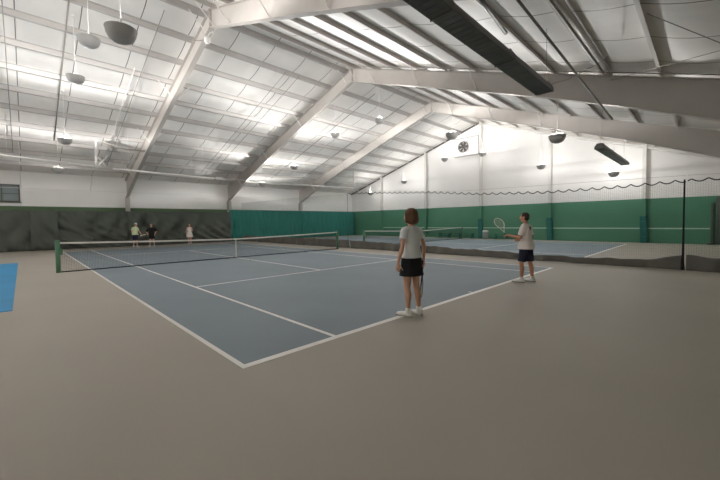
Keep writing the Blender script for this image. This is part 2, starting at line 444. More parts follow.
# divider netting between the two courts: three sections, scalloped black rope, vinyl skirt
def interp(t, x):
    if x <= t[0][0]: return t[0][1]
    for (a, za), (b, zb) in zip(t[:-1], t[1:]):
        if x <= b: return za+(zb-za)*(x-a)/(b-a)
    return t[-1][1]
ROPE = [(-6, 2.84), (-3.1, 2.8), (-1.8, 2.76), (-.9, 2.74), (.8, 2.73), (3.4, 2.84), (6, 3.1), (8, 3.22), (10, 3.36), (12, 3.43), (18, 3.5), (27, 3.5)]
VIN = [(-6, .43), (-3.85, .43), (-3.18, .47), (-2.9, .42), (-2.5, .31), (-1.8, .26), (-1, .24), (.8, .22), (1.7, .24), (2.5, .3), (3.9, .3), (6, .37), (8, .4), (9.8, .45), (12.8, .5), (17, .5), (27, .5)]
DX = 12.92
def divider(ya, yb, label, far=False):
    t = empty('divider_net', (DX, ya, 0)); setp(t, label, 'net', 'divider net sections')
    def ztop(y): return interp(ROPE, y)-.085*abs(math.sin(PI*y/.36))
    def xo(y, z): return .05*math.sin(y*2.1+.5)*(1-z/3.5)+.03*math.sin(y*5.3)*(1-z/3.5)
    n = int((yb-ya)/.03); rp = []
    for i in range(n+1):
        y = ya+(yb-ya)*i/n; rp.append((xo(y, 3.3), y-ya, ztop(y)))
    MB().tube(rp, 0.004 if far else .017, 6).build('top_rope', M['net_teal' if far else 'rope'], t)
    mb = MB()
    k = int((yb-ya)/.055)
    for i in range(k+1):
        y = ya+(yb-ya)*i/k
        z0 = interp(VIN, y); z1 = ztop(y)
        pts = [(xo(y, z), y-ya, z) for z in (z0, (z0+z1)/2, z1)]
        for a, b in zip(pts[:-1], pts[1:]): mb.bar(a, b, .0024)
    m = int((yb-ya)/.36)
    for j in range(0, 50):
        zf = j/50
        for i in range(m):
            y0, y1 = ya+(yb-ya)*i/m, ya+(yb-ya)*(i+1)/m
            za = interp(VIN, y0); zb = interp(VIN, y1)
            a = za+(interp(ROPE, y0)-.06-za)*zf; b = zb+(interp(ROPE, y1)-.06-zb)*zf
            mb.bar((xo(y0, a), y0-ya, a), (xo(y1, b), y1-ya, b), .0024)
    mb.build('netting', M['net_teal'], t)
    def fn(u, v):
        y = ya+(yb-ya)*u; h = interp(VIN, y)+.015*math.sin(y*3.7)+.01*math.sin(y*9)
        z = .005+v*h
        return (xo(y, z)+.05*math.sin(y*4.3)*(1-v)+.03*math.sin(y*11+1)*(1-v), y-ya, z)
    o = MB().grid(fn, int((yb-ya)*12), 6).build('skirt', M['vinyl'], t); with_mod(o, 'SOLIDIFY', thickness=.006)
    # gathered dark edge where the section ends
    for y in (ya+.03,):
        zt = interp(ROPE, y); q = .5 if far else 1
        MB().tube([(0, y-ya, .01), (.01, y-ya+.01, .25), (0, y-ya, .5), (0, y-ya, 1.5), (0, y-ya, zt)], [.055*q, .045*q, .03*q, .022*q, .02*q], 10).build('gathered_edge', M['net_teal' if far else 'rope'], t)
    if not far: MB().tube([(0, 0, interp(ROPE, ya)+.12), (0, (yb-ya)/2, interp(ROPE, (ya+yb)/2)+.05), (0, yb-ya, interp(ROPE, yb)+.12)], .004, 6).build('top_cable', M['wire'], t)
divider(-6.1, -3.16, 'short divider net section right of the thin dark upright')
divider(-3.12, 11.95, 'long divider net with black wavy rope behind the two near players')
divider(12.02, 26.4, 'divider net section running from the near net post to the back wall', True)

# ------------------------------------------------------------------ hanging bowl lamps
def batwing(l, BAT, cm):
    # wide uplight distribution: stronger sideways than straight up, like a photometric file
    l.use_nodes = True; nt = l.node_tree; em = [n for n in nt.nodes if n.type == 'EMISSION'][0]
    tc = nt.nodes.new('ShaderNodeTexCoord'); sx = nt.nodes.new('ShaderNodeSeparateXYZ'); nt.links.new(tc.outputs['Normal'], sx.inputs[0])
    def mm(op, a, b=None):
        n = nt.nodes.new('ShaderNodeMath'); n.operation = op
        for i, v in enumerate((a, b)):
            if v is None: continue
            if hasattr(v, 'links'): nt.links.new(v, n.inputs[i])
            else: n.inputs[i].default_value = v
        return n.outputs[0]
    c = mm('ABSOLUTE', sx.outputs['Z'])
    inv = mm('POWER', mm('MAXIMUM', c, cm), -BAT)
    mr = nt.nodes.new('ShaderNodeMapRange'); mr.interpolation_type = 'SMOOTHSTEP'
    nt.links.new(c, mr.inputs['Value']); mr.inputs['From Min'].default_value = .02; mr.inputs['From Max'].default_value = cm+.02 if BAT > 1 else .03
    nt.links.new(mm('MULTIPLY', inv, mr.outputs['Result']), em.inputs['Strength'])
LIGHTS = {}
def lamp_data(power, bat, cm):
    k = (power, bat, cm)
    if k not in LIGHTS:
        l = bpy.data.lights.new('lamp_light', 'POINT'); l.shadow_soft_size = .2 if bat < 1 else .08
        l.energy = power; l.color = (1, .985, .97); batwing(l, bat, cm); LIGHTS[k] = l
    return LIGHTS[k]
PWY = [(-.13, 5.0, 4.5), (-.13, 9.4, 8.5), (-.13, 13.3, 9), (-.13, 18, 10.5), (-.13, 22.7, 1.6), (25.7, 12.89, 62), (25.7, 9.37, 62), (25.7, .65, 115), (25.7, 22.0, 70), (13, .43, 4), (13, 4.86, 10), (13, 9.4, 12), (13, 13.24, 13), (13, 17.94, 16), (13, 22.64, 8)]
PW = {-.13: (16, 3.2, .22), 13.0: (18, 3.2, .22), 25.7: (98, .1, .2), -13.4: (34, 3, .25)}
prof = [(0, -.27), (.09, -.262), (.17, -.232), (.235, -.175), (.275, -.095), (.29, 0), (.298, .004), (.298, .018), (.285, .018), (.268, -.09), (.228, -.165), (.165, -.218), (.085, -.246), (0, -.25)]
bowl_me = MB().lathe(prof[:8], 32).mesh('bowl', M['bowl'])
refl_me = MB().lathe(prof[7:], 32).mesh('reflector', M['bowl_in'])
bulb_me = MB().lathe([(0, -.2), (.03, -.2), (.045, -.15), (.06, -.11), (.05, -.07), (0, -.05)], 14).mesh('bulb', M['lamp'])
yoke_me = MB().tube([(-.28, 0, .01), (-.15, 0, .09), (0, 0, .14), (.15, 0, .09), (.28, 0, .01)], .008, 6).tube([(0, -.28, .01), (0, -.15, .09), (0, 0, .14), (0, .15, .09), (0, .28, .01)], .008, 6).lathe([(0, .1), (.03, .1), (.03, .2), (0, .2)], 10).mesh('yoke', M['white_metal'])
def lamp_power(x, y, p):
    if p: return p
    p = PW[min(PW, key=lambda k: abs(k-x))]
    for (a, b, w) in PWY:
        if abs(a-x) < .2 and abs(b-y) < .1: p = (w, *p[1:])
    return p
def bowl_lamp(x, y, z, label, power=None):
    t = empty('pendant_lamp', (x, y, z+.13)); setp(t, label, 'lamp', 'hanging bowl uplights')
    link('bowl', bowl_me, t); link('reflector', refl_me, t); link('bulb', bulb_me, t); link('yoke', yoke_me, t)
    top = rz(y)-.05-(z+.13)
    r = MB().tube([(0, 0, .15), (0, 0, top)], .009, 8).lathe([(0, top-.08), (.05, top-.08), (.05, top), (0, top)], 12)
    r.build('stem', M['white_metal'], t)
    l = bpy.data.objects.new('lamp_light', lamp_data(*lamp_power(x, y, power))); COL.objects.link(l); l.parent = t
    l.location = (0, 0, (.2 if x > 20 else .03))
A = [(-.13, 5.0, 5.57, 'largest hanging bowl lamp, nearest of the row over the left side'),
     (-.13, 9.4, 7.09, 'hanging grey bowl lamp just left of the largest one'),
     (-.1, 13.3, 7.18, 'hanging bowl lamp third from the near end of the left row'),
     (-.14, 18.0, 5.65, 'hanging bowl lamp fourth in the left row, above the pale pipe'),
     (-.14, 22.7, 4.8, 'small pale bowl lamp below the pipe near the back curtain, end of left row'),
     (13.0, 22.64, 4.85, 'small bowl lamp over the seam between charcoal and teal curtains'),
     (13.0, 17.94, 5.71, 'small bowl lamp against the brightest patch of sloping ceiling'),
     (13.0, 13.24, 7.2, 'small bowl lamp high between the two middle roof beams'),
     (13.0, 9.4, 7.29, 'bowl lamp hanging under the ridge, just before the third beam'),
     (13.0, 4.86, 5.6, 'bowl lamp hanging just left of the wall fan'),
     (13.0, .43, 4.66, 'bowl lamp with long white stem beside the small hanging heater'),
     (25.70, 22.00, 4.66, 'tiny bowl lamp by the corner end of the gable wall'),
     (25.70, 17.44, 5.49, 'tiny bowl lamp in front of gable wall, second from the corner'),
     (25.70, 12.89, 7.08, 'tiny bowl lamp in front of gable wall just below left of the fan'),
     (25.70, 9.37, 7.01, 'tiny bowl lamp in front of the tall middle gable column'),
     (25.70, 4.94, 5.44, 'bowl lamp in front of gable wall left of the heater'),
     (25.70, 0.65, 4.44, 'bowl lamp in front of gable wall under the small heater')]
for a in A: bowl_lamp(*a)
for y in (.6, 5.0, 9.4, 13.3, 18.0, 22.7):  # extra row out of view, added to brighten the floor
    bowl_lamp(-13.4, y, rz(y)-3.0, 'added unseen bowl lamp beyond the left edge, fill light for the floor')

# ------------------------------------------------------------------ radiant heaters
HX0, HY, HZ = .6, -.62, 4.99
def heater(xa, xb, y, z, label, m, hang):
    t = empty('radiant_heater', (xa, y, z)); setp(t, label, 'heater', 'hanging radiant heaters')
    L = xb-xa
    outer = [(-.2, -.1), (-.2, -.02), (-.1, .13), (.1, .13), (.2, -.02), (.2, -.1)]
    inner = [(.19, -.1), (.19, -.025), (.095, .12), (-.095, .12), (-.19, -.025), (-.19, -.1)]
    MB().prism([(0, a, b) for a, b in outer+inner], (L, 0, 0)).build('reflector_hood', M['louvre'], t)
    for yy in (-.08, .08): MB().tube([(.05, yy, 0), (L-.05, yy, 0)], .05, 12).build('burner_tube', M['heater_tube'], t)
    g = MB().box((0, -.2, -.112), (L, .2, -.1))
    k = 0
    while k*.16 < L:
        g.box((k*.16, -.195, -.118), (k*.16+.02, .195, -.11)); k += 1
    g.build('grille', m, t)
    for x in (0, L-.012): MB().prism([(x, a, b) for a, b in outer], (.012, 0, 0)).build('end_plate', m, t)
    n = max(2, int(L/2.2))
    for k in range(n+1):
        x = .12+(L-.24)*k/n
        MB().tube([(x, -.105, .14), (x, -.21, -.02), (x, -.21, -.125), (x, .21, -.125), (x, .21, -.02), (x, .105, .14)], .012, 6).build('strap', M['louvre'], t)
    for x in hang:
        zt = rz(y)-z-.1
        MB().tube([(x, -.1, .13), (x, 0, .55), (x, .1, .13)], .006, 6).tube([(x, 0, .55), (x, 0, zt)], .006, 6).build('hanger', M['wire'], t)
heater(HX0, 8.1, HY, HZ, 'long dark radiant heater hanging at top of the picture', M['dark_metal'], (2.5, 7.6))
heater(17.5, 24.6, -.08, 4.98, 'small dark radiant heater hanging in front of the white gable wall', M['dark_metal'], (.5, 6.6))
# its side duct and hose
o = MB().tube([(8.15, -.75, 5.1), (8.7, -1.0, 5.3), (9.3, -1.5, 5.7), (9.5, -1.7, 5.9)], .008, 8).build('cable', M['wire'])
setp(o, 'thin dark cable rising from the end of the long heater', 'cable')

# pale tube heaters along the back wall
def pipe(pts, r, m, label, name='pipe', cat='pipe', group=None, parts=None):
    o = MB().tube(pts, r, 10).build(name, m); setp(o, label, cat, group)
    return o
YP = 20.8
def hangers(p, spots):
    for x, z in spots: MB().tube([(x, YP, z+.03), (x, YP, rz(YP)-.05)], .006, 6).build('hanger', M['white_metal'], p)
p1 = pipe([(-9, YP, 5.3), (-2.44, YP, 5.16), (1.42, YP, 4.97)], .05, M['white_metal'], 'white horizontal pipe over the left charcoal curtains', group='white pipes')
MB().tube([(1.42, YP, 4.92), (1.42, YP, 5.6), (1.45, YP, 6.46)], .06, 10).build('riser', M['white_metal'], p1)
MB().tube([(1.44, YP, 6.44), (1.62, YP, 6.46), (2.2, YP-.05, 6.3), (2.9, YP, 6.16), (3.9, YP, 6.2)], .05, 8).build('hose', M['wire'], p1)
MB().bar((1.45, YP, 5.0), (2.0, YP, 5.7), .035).build('bracket', M['white_metal'], p1)
MB().bar((1.95, YP, 4.95), (1.5, YP, 5.55), .03).build('bracket', M['white_metal'], p1)
hangers(p1, [(-2.2, 5.15)])
p2 = pipe([(2.2, YP, 4.94), (7.6, YP, 4.84), (8.6, YP, 4.84)], .05, M['white_metal'], 'white horizontal pipe between the two nearest roof beams', group='white pipes')
MB().box((8.2, YP-.12, 4.75), (8.8, YP+.12, 4.95)).build('burner_box', M['bowl'], p2)
hangers(p2, [(3.0, 4.93), (7.4, 4.85)])
p2b = pipe([(9.2, YP, 4.89), (14.4, YP, 4.87)], .025, M['white_metal'], 'thin white pipe crossing in front of the second roof beam', group='white pipes')
hangers(p2b, [(10.0, 4.88), (14.0, 4.87)])
p3 = pipe([(14.9, YP, 4.86), (21.9, YP, 4.98)], .06, M['white_metal'], 'white pipe with upturned end near the corner of the hall', group='white pipes')
MB().tube([(21.9, YP, 4.95), (22.05, YP, 5.15), (22.05, YP, 6.58)], .06, 10).build('riser', M['white_metal'], p3)
hangers(p3, [(16.0, 4.88), (21.0, 4.96)])
# support wire along the back wall, hanging wires
o = pipe([(X0+.1, 26.5, 3.96), (1.74, 26.5, 4.03), (11.4, 26.5, 4.02), (27.8, 26.5, 4.4)], .012, M['white_metal'], 'thin pale wire stretched along the back wall above the curtains', 'wire', 'wire')
for (x, y, zb, lab) in ((-1.75, 26.0, 3.98, 'thin pale wire hanging at the left edge beside the window'), (1.75, 26.0, 4.04, 'thin pale wire dropping behind the pipe bracket to the wall wire')):
    pipe([(x, y-2.5, rz(y-2.5)-.05), (x, y+.48, zb)], .012, M['white_metal'], lab, 'wire', 'wire', 'hanging wires')
# conduits following the roof slope on the left
def slope_pipe(x, ya, yb, r, label, m='wire', drop=.24):
    return pipe([(x, ya, rz(ya)-drop), (x, (ya+yb)/2, rz((ya+yb)/2)-drop-.03), (x, yb, rz(yb)-drop)], r, M[m], label, 'conduit', 'conduit', 'conduits under the roof')
slope_pipe(-.28, 11.5, 22.5, .028, 'dark conduit running down the ceiling behind the left bowl lamps')
slope_pipe(2.55, 11.4, 25.3, .018, 'conduit on the ceiling left of the nearest roof beam')
slope_pipe(2.25, 15, 25, .022, 'white conduit beside the grey one left of nearest beam', 'white_metal')
slope_pipe(-2.0, 12.5, 24.5, .018, 'conduit at the far left edge of the ceiling')
slope_pipe(8.75, 12.3, 24.8, .016, 'thin conduit on the ceiling left of the second beam')
slope_pipe(9.6, 12.3, 24.8, .016, 'thin conduit closest to the left side of the second beam')
slope_pipe(15.1, 11.6, 24.8, .02, 'thin conduit on the ceiling left of the third beam')
slope_pipe(18.2, 11.6, 24.8, .02, 'thin conduit closest to the third beam')
# conduits and rods near slope
o = pipe([(4.9, -1.0, 5.85), (11.9, -1.43, 4.8)], .028, M['wire'], 'dark slanting pipe crossing the big right beam', 'conduit', 'conduit', 'conduits under the roof')
o = pipe([(4.4, -.17, 6.5), (7.5, .14, 6.5)], .05, M['heater_tube'], 'short dark pipe end under the ceiling right of the long heater', 'conduit', 'conduit', 'conduits under the roof')
o = pipe([(4.2, -1.36, rz(-1.36)-.22), (11.9, -1.36, rz(-1.36)-.18)], .075, M['purlin'], 'grey pipe running beside a purlin above the big right beam', 'conduit', 'conduit', 'conduits under the roof')
o = pipe([(12.0, -1.34, rz(-1.34)-.35), (9.6, -3.6, rz(-3.6)-.3), (7.5, -5.4, rz(-5.4)-.3)], .008, M['wire'], 'thin brace rod slanting up right from the beam', 'rod', 'rod', 'roof brace rods')
o = pipe([(7.3, -2.7, rz(-2.7)-.28), (12.0, -5.5, rz(-5.5)-.3)], .009, M['wire'], 'thin brace rod slanting down to the right edge', 'rod', 'rod', 'roof brace rods')
def level_rod(x, ya, yb, lab):
    return pipe([(x, ya, rz(ya)-.3), (x, yb, rz(yb)-.3)], .015, M['wire'], lab, 'rod', 'rod', 'roof brace rods')
level_rod(11.3, 9.8, -6, 'thin rod running just in front of the big right beam top')
# apex fixture on nearest beam
t = empty('loudspeaker', (3.75, 10.26, 8.9)); setp(t, 'small round white fixture below the ridge of the nearest roof beam', 'fixture')
MB().lathe([(0, -.16), (.08, -.15), (.12, -.06), (.12, .05), (.06, .12), (0, .13)], 18).build('body', M['white_metal'], t)
MB().tube([(0, 0, .1), (.12, 0, .3), (.28, 0, .42)], .02, 8).build('bracket', M['white_metal'], t)
MB().tube([(0, 0, 0), (-.25, .25, -.04), (-.5, .5, .02)], .018, 8).build('cord', M['wire'], t)

# ------------------------------------------------------------------ fan on gable wall
t = empty('wall_fan', (XG-.3, 12.12, 8.4)); setp(t, 'large round exhaust fan in a white box high on the gable wall', 'fan')
# local: x towards wall
mb = MB()
mb.box((0, -1.4, -.8), (.3, .95, .78))
hb = mb.build('housing', M['wall_white'], t); with_mod(hb, 'BEVEL', width=.015, segments=1)
MB().box((-.03, -1.44, .76), (.3, .99, .82)).box((-.03, -1.44, -.84), (.3, .99, -.79)).build('flashing', M['bowl'], t)
MB().prism([(-.03, -.52, -.5), (-.03, .52, -.5), (-.03, .52, .52), (-.03, -.52, .52)], (.03, 0, 0)).build('backplate', M['white_metal'], t)
MB().lathe([(.44, -.03), (.44, -.12), (.5, -.12), (.5, -.03)], 36, axis='x').build('ring', M['louvre'], t)
mb = MB()
for k in range(6):
    a = 2*PI*k/6
    c, s = math.cos(a), math.sin(a)
    vs = []
    for (r, w, tw) in ((.09, .05, .03), (.28, .11, .025), (.42, .13, .015)):
        for sg in (-1, 1):
            vs.append((-.07+sg*tw, r*c-sg*w*s, r*s+sg*w*c))
    mb.add(vs, [(0, 1, 3, 2), (2, 3, 5, 4)])
b = mb.build('blades', M['heater_tube'], t); with_mod(b, 'SOLIDIFY', thickness=.006)
MB().lathe([(0, -.11), (.08, -.1), (.1, -.04), (.1, -.03)], 18, axis='x').build('hub', M['trim_dark'], t)
mb = MB()
for r in (.14, .22, .3, .38, .46):
    mb.tube([(-.125, r*math.cos(2*PI*k/28), r*math.sin(2*PI*k/28)) for k in range(28)], .006, 5, closed=True)
for k in range(6):
    a = PI*k/6; mb.tube([(-.13, .46*math.cos(a), .46*math.sin(a)), (-.13, -.46*math.cos(a), -.46*math.sin(a))], .006, 5)
mb.build('grille', M['louvre'], t)

# ------------------------------------------------------------------ benches and bin by the gable wall
def bench(ya, yb, label):
    t = empty('bench', (27.3, ya, 0)); setp(t, label, 'bench', 'teal benches along the gable wall')
    L = yb-ya
    s = MB()
    for k in range(3): s.box((-.2+.135*k, 0, .42), (-.08+.135*k, L, .46))
    s.build('seat', M['bench'], t)
    for y in (.12, L-.2):
        MB().box((-.18, y, 0), (-.12, y+.07, .42)).box((.12, y, 0), (.18, y+.07, .42)).box((-.18, y, .36), (.18, y+.07, .42)).build('leg', M['bench'], t)
    MB().box((-.02, .1, .2), (.02, L-.1, .26)).build('stretcher', M['bench'], t)
bench(10.9, 12.4, 'low teal bench left of the middle gable column, beyond the far net')
bench(13.2, 14.5, 'low teal bench partly behind the far net, right of the woman')
bench(7.0, 9.1, 'low teal bench behind the hand of the man with the racket')
t = empty('trash_bin', (27.3, 9.85, 0)); setp(t, 'grey round trash bin standing between two teal benches', 'bin')
MB().lathe([(0, .01), (.2, .01), (.22, .03), (.25, .62), (.24, .64), (0, .64)], 24).build('body', M['bin'], t)
MB().lathe([(.255, .62), (.265, .66), (.22, .74), (.1, .78), (0, .785)], 24).build('lid', M['tape'], t)

# two balls on the court
for (x, y, lab) in ((4.75, 11.0, 'pale ball on the near court just left of the net strap'), (5.2, 9.9, 'pale ball on the centre line in front of the net')):
    bm = bmesh.new(); bmesh.ops.create_uvsphere(bm, u_segments=18, v_segments=12, radius=.033)
    me = bpy.data.meshes.new('tennis_ball'); bm.to_mesh(me); bm.free(); me.materials.append(M['ball'])
    me.polygons.foreach_set('use_smooth', [True]*len(me.polygons))
    o = link('tennis_ball', me, None, (x, y, .037)); setp(o, lab, 'ball', 'tennis balls')
    MB().tube([(.0335*math.cos(a)*math.cos(.5*math.sin(2*a)), .0335*math.sin(a)*math.cos(.5*math.sin(2*a)), .0335*math.sin(.5*math.sin(2*a))) for a in [2*PI*k/40 for k in range(40)]], .0012, 5, closed=True).build('seam', M['tape'], o)

# ------------------------------------------------------------------ people
class Blob:
    """closed overlapping shapes merged into one skin"""
    def __init__(s, sc=1): s.mb = MB(); s.sc = sc
    def cap(s, a, b, ra, rb=None, n=14):
        rb = ra if rb is None else rb
        a = Vector(a); b = Vector(b); t = (b-a); L = t.length; t.normalize()
        up = Vector((0, 0, 1)) if abs(t.z) < .9 else Vector((1, 0, 0))
        x = t.cross(up).normalized(); y = x.cross(t)
        rings = [(a, ra, q) for q in (-80, -50, -20, 0)]+[(b, rb, q) for q in (0, 20, 50, 80)]
        vs = []
        for c, r, q in rings:
            q = math.radians(q)
            for k in range(n):
                w = 2*PI*k/n
                vs.append((c+t*r*math.sin(q)+(x*math.cos(w)+y*math.sin(w))*r*math.cos(q))*s.sc)
        m = len(rings)
        fs = [(i*n+k, i*n+(k+1) % n, (i+1)*n+(k+1) % n, (i+1)*n+k) for i in range(m-1) for k in range(n)]
        fs += [tuple(range(n)), tuple(reversed(range((m-1)*n, m*n)))]
        s.mb.add(vs, fs, 0, True)
    def chain(s, pts, rs):
        for i in range(len(pts)-1): s.cap(pts[i], pts[i+1], rs[i], rs[i+1])
    def ell(s, c, r, rot=None, n=18):
        c = Vector(c); R = Euler(rot).to_matrix() if rot else Matrix.Identity(3)
        vs = []; m = 10
        for i in range(1, m):
            q = PI*i/m-PI/2
            for k in range(n):
                w = 2*PI*k/n
                vs.append((c+R@Vector((r[0]*math.cos(q)*math.cos(w), r[1]*math.cos(q)*math.sin(w), r[2]*math.sin(q))))*s.sc)
        fs = [(i*n+k, i*n+(k+1) % n, (i+1)*n+(k+1) % n, (i+1)*n+k) for i in range(m-2) for k in range(n)]
        fs += [tuple(range(n)), tuple(reversed(range((m-2)*n, (m-1)*n)))]
        s.mb.add(vs, fs, 0, True)
    def loft(s, rings, n=28, power=2.4):
        """rings: (centre, rx, ry[, axis]) superellipse sections, flat ends"""
        vs = []
        for (c, rx, ry) in rings:
            for k in range(n):
                w = 2*PI*k/n; cw, sw = math.cos(w), math.sin(w)
                vs.append(Vector((c[0]+rx*math.copysign(abs(cw)**(2/power), cw), c[1]+ry*math.copysign(abs(sw)**(2/power), sw), c[2]))*s.sc)
        m = len(rings)
        fs = [(i*n+k, i*n+(k+1) % n, (i+1)*n+(k+1) % n, (i+1)*n+k) for i in range(m-1) for k in range(n)]
        fs += [tuple(reversed(range(n))), tuple(range((m-1)*n, m*n))]
        s.mb.add(vs, fs, 0, True)
    def frust(s, a, b, ra, rb, n=18):
        a = Vector(a); b = Vector(b); t = (b-a).normalized()
        up = Vector((0, 0, 1)) if abs(t.z) < .9 else Vector((1, 0, 0))
        x = t.cross(up).normalized(); y = x.cross(t); vs = []
        for c, r in ((a, ra), (b, rb)):
            for k in range(n):
                w = 2*PI*k/n; vs.append((c+(x*math.cos(w)+y*math.sin(w))*r)*s.sc)
        fs = [(k, (k+1) % n, n+(k+1) % n, n+k) for k in range(n)]+[tuple(range(n)), tuple(reversed(range(n, 2*n)))]
        s.mb.add(vs, fs, 0, True)
    def build(s, name, m, parent, voxel, smooth=4, cut=None):
        me = s.mb.mesh('tmp', m)
        o = bpy.data.objects.new('tmp', me); COL.objects.link(o)
        r = o.modifiers.new('r', 'REMESH'); r.mode = 'VOXEL'; r.voxel_size = voxel
        if smooth:
            q = o.modifiers.new('s', 'SMOOTH'); q.factor = .5; q.iterations = smooth
        dg = bpy.context.evaluated_depsgraph_get(); dg.update()
        me2 = bpy.data.meshes.new_from_object(o.evaluated_get(dg))
        bpy.data.objects.remove(o); bpy.data.meshes.remove(me)
        if cut:
            bm = bmesh.new(); bm.from_mesh(me2)
            bmesh.ops.delete(bm, geom=[v for v in bm.verts if cut(v.co/s.sc)], context='VERTS')
            bm.to_mesh(me2); bm.free()
        me2.name = name; me2.materials.clear(); me2.materials.append(m)
        me2.polygons.foreach_set('use_smooth', [True]*len(me2.polygons))
        return link(name, me2, parent)

def hand(B, wrist, d, n, tside, curl, fr=.0085):
    """d along the hand, n palm normal, thumb towards tside*(d x n)"""
    w = Vector(wrist); d = Vector(d).normalized(); n = Vector(n); n = (n-d*n.dot(d)).normalized(); sd = d.cross(n)*tside
    for o in (-.026, -.009, .009, .026):
        B.cap(w+d*.012+sd*o*.6, w+d*.088+sd*o, .0135, .0125, 10)
    for o, L in ((.029, .072), (.010, .082), (-.010, .076), (-.028, .058)):
        p = w+d*.09+sd*o; a = curl*.35
        for k, fl in enumerate((.45, .32, .23)):
            a += curl*(.25 if k == 0 else .75)
            q = p+(d*math.cos(a)+n*math.sin(a)+sd*o*1.5)*L*fl
            B.cap(p, q, fr*(1-.08*k), fr*(.94-.08*k), 8); p = q
    p = w+d*.03+sd*.026
    for k, (fl, ang) in enumerate(((.04, .75), (.032, .45), (.026, .25))):
        q = p+(d*math.cos(ang)+sd*math.sin(ang)+n*(.35+.5*curl*k*.5))*fl
        B.cap(p, q, .0125-.0015*k, .011-.0015*k, 8); p = q

def person(name_loc, rot, sc, label, look, voxel=.0065):
    L = look; t = empty('person', name_loc, rot); setp(t, label, 'person')
    fem = L.get('fem', False); sh = L.get('sh', .165 if fem else .19)
    B = Blob(sc); lean = L.get('lean', 0)
    def P(x, y, z):   # torso lean about the hips
        return Vector((x, y+max(0, z-.95)*lean, z))
    hipw = .17 if fem else .16
    # torso
    B.ell(P(0, 0, .96), (hipw, .115, .13)); B.ell(P(0, 0, 1.1), (.128 if fem else .145, .092, .16))
    B.ell(P(0, .005, 1.29), (.15 if fem else .172, .105, .17)); B.cap(P(-sh*.75, 0, 1.41), P(sh*.75, 0, 1.41), .055)
    B.chain([P(0, -.01, 1.40), P(0, .012, 1.55)], [.058, .05])
    # head, turned by yaw
    hy = Matrix.Rotation(L.get('head_yaw', 0), 3, 'Z'); hc = P(0, .022, 1.63)
    def H(v): return hc+hy@Vector(v)
    ez = L.get('head_yaw', 0)
    B.ell(H((0, -.012, .03)), (.074, .094, .09), (0, 0, ez)); B.ell(H((0, .02, -.035)), (.06, .072, .085), (0, 0, ez))
    B.ell(H((0, .062, -.085)), (.03, .026, .028), (0, 0, ez))
    B.cap(H((0, .086, .025)), H((0, .108, -.022)), .010, .014, 10)
    B.ell(H((0, .083, -.055)), (.026, .012, .012), (0, 0, ez))
    B.cap(H((-.03, .08, .03)), H((.03, .08, .03)), .014)
    for s in (-1, 1):
        B.ell(H((s*.074, -.01, -.005)), (.012, .022, .034), (0, 0, ez))
        B.ell(H((s*.042, .062, -.025)), (.022, .018, .022), (0, 0, ez))
    # legs
    for side, lg in (('l', L['leg_l']), ('r', L['leg_r'])):
        hip, knee, ank = [Vector(p) for p in lg]
        B.chain([hip, hip.lerp(knee, .5), knee], [.09 if fem else .092, .074, .054])
        mid = knee.lerp(ank, .32)+Vector((0, -.016, 0))
        B.chain([knee, mid, knee.lerp(ank, .7), ank], [.051, .056, .041, .034])
        B.cap(ank, ank+Vector((0, -.02, -.04)), .034, .033)
        fd = Matrix.Rotation(L.get('foot_'+side, 0), 3, 'Z')
        B.cap(ank+Vector((0, 0, -.035)), ank+fd@Vector((0, .13, -.055)), .03, .024)
    # arms
    for side, ar in (('l', L['arm_l']), ('r', L['arm_r'])):
        sg = -1 if side == 'l' else 1
        s0, el, wr, hd, nn, curl, ts = ar
        s0, el, wr = Vector(s0), Vector(el), Vector(wr)
        af = .85 if fem else 1
        B.chain([s0, s0.lerp(el, .45), el], [.052*af, .047*af, .038*af])
        B.chain([el, el.lerp(wr, .3), wr], [.038*af, .041*af, .027*af])
        hand(B, wr, hd, nn, ts, curl, .0095 if voxel < .009 else .012)
    body = B.build('body', M[L['skin']], t, voxel, 3)
    # face details
    for s in (-1, 1):
        e = MB(); c = H((s*.032, .0775, .008))*sc
        e.lathe([(0, -.011*sc), (.008*sc, -.008*sc), (.011*sc, 0), (.008*sc, .008*sc), (0, .011*sc)], 12, c)
        eo = e.build('eye', M['eye_white'], t)
        c2 = H((s*.032, .0865, .008))*sc
        MB().lathe([(0, -.005*sc), (.005*sc, 0), (0, .005*sc)], 10, c2).build('iris', M['iris'], eo)
    MB().tube([H((x, .098-abs(x)*.35, -.055+abs(x)*.08))*sc for x in (-.024, -.012, 0, .012, .024)], .0045*sc, 6).build('lips', M['lips'], t)
    # hair
    hb = Blob(sc); hv = max(voxel, .007)
    if L['hair'] == 'bob':
        hb.ell(H((0, -.02, .045)), (.104, .12, .106), (0, 0, ez)); hb.ell(H((0, -.04, -.03)), (.118, .106, .108), (0, 0, ez))
        hb.ell(H((0, -.05, -.075)), (.108, .088, .055), (0, 0, ez))
        for s in (-1, 1): hb.cap(H((s*.08, .02, .04)), H((s*.094, .012, -.075)), .032, .028)
        cut = lambda v: (hy.transposed()@(v-hc)).y > .056 and (hy.transposed()@(v-hc)).z < .065
    elif L['hair'] == 'long':
        hb.ell(H((0, -.018, .045)), (.088, .11, .09), (0, 0, ez)); hb.ell(H((0, -.05, -.06)), (.09, .07, .12), (0, 0, ez))
        cut = lambda v: (hy.transposed()@(v-hc)).y > .05 and (hy.transposed()@(v-hc)).z < .065
    else:
        hb.ell(H((0, -.02, .042)), (.081, .098, .088), (0, 0, ez)); hb.ell(H((0, -.05, -.01)), (.072, .064, .075), (0, 0, ez))
        cut = lambda v: (hy.transposed()@(v-hc)).y > .045 and (hy.transposed()@(v-hc)).z < .075
    hb.build('hair', M[L['hairm']], t, hv, 3, cut)
    # clothes
    s = Blob(sc); g = .012
    bw = .165 if fem else .185
    hem = L.get('hem', .9)
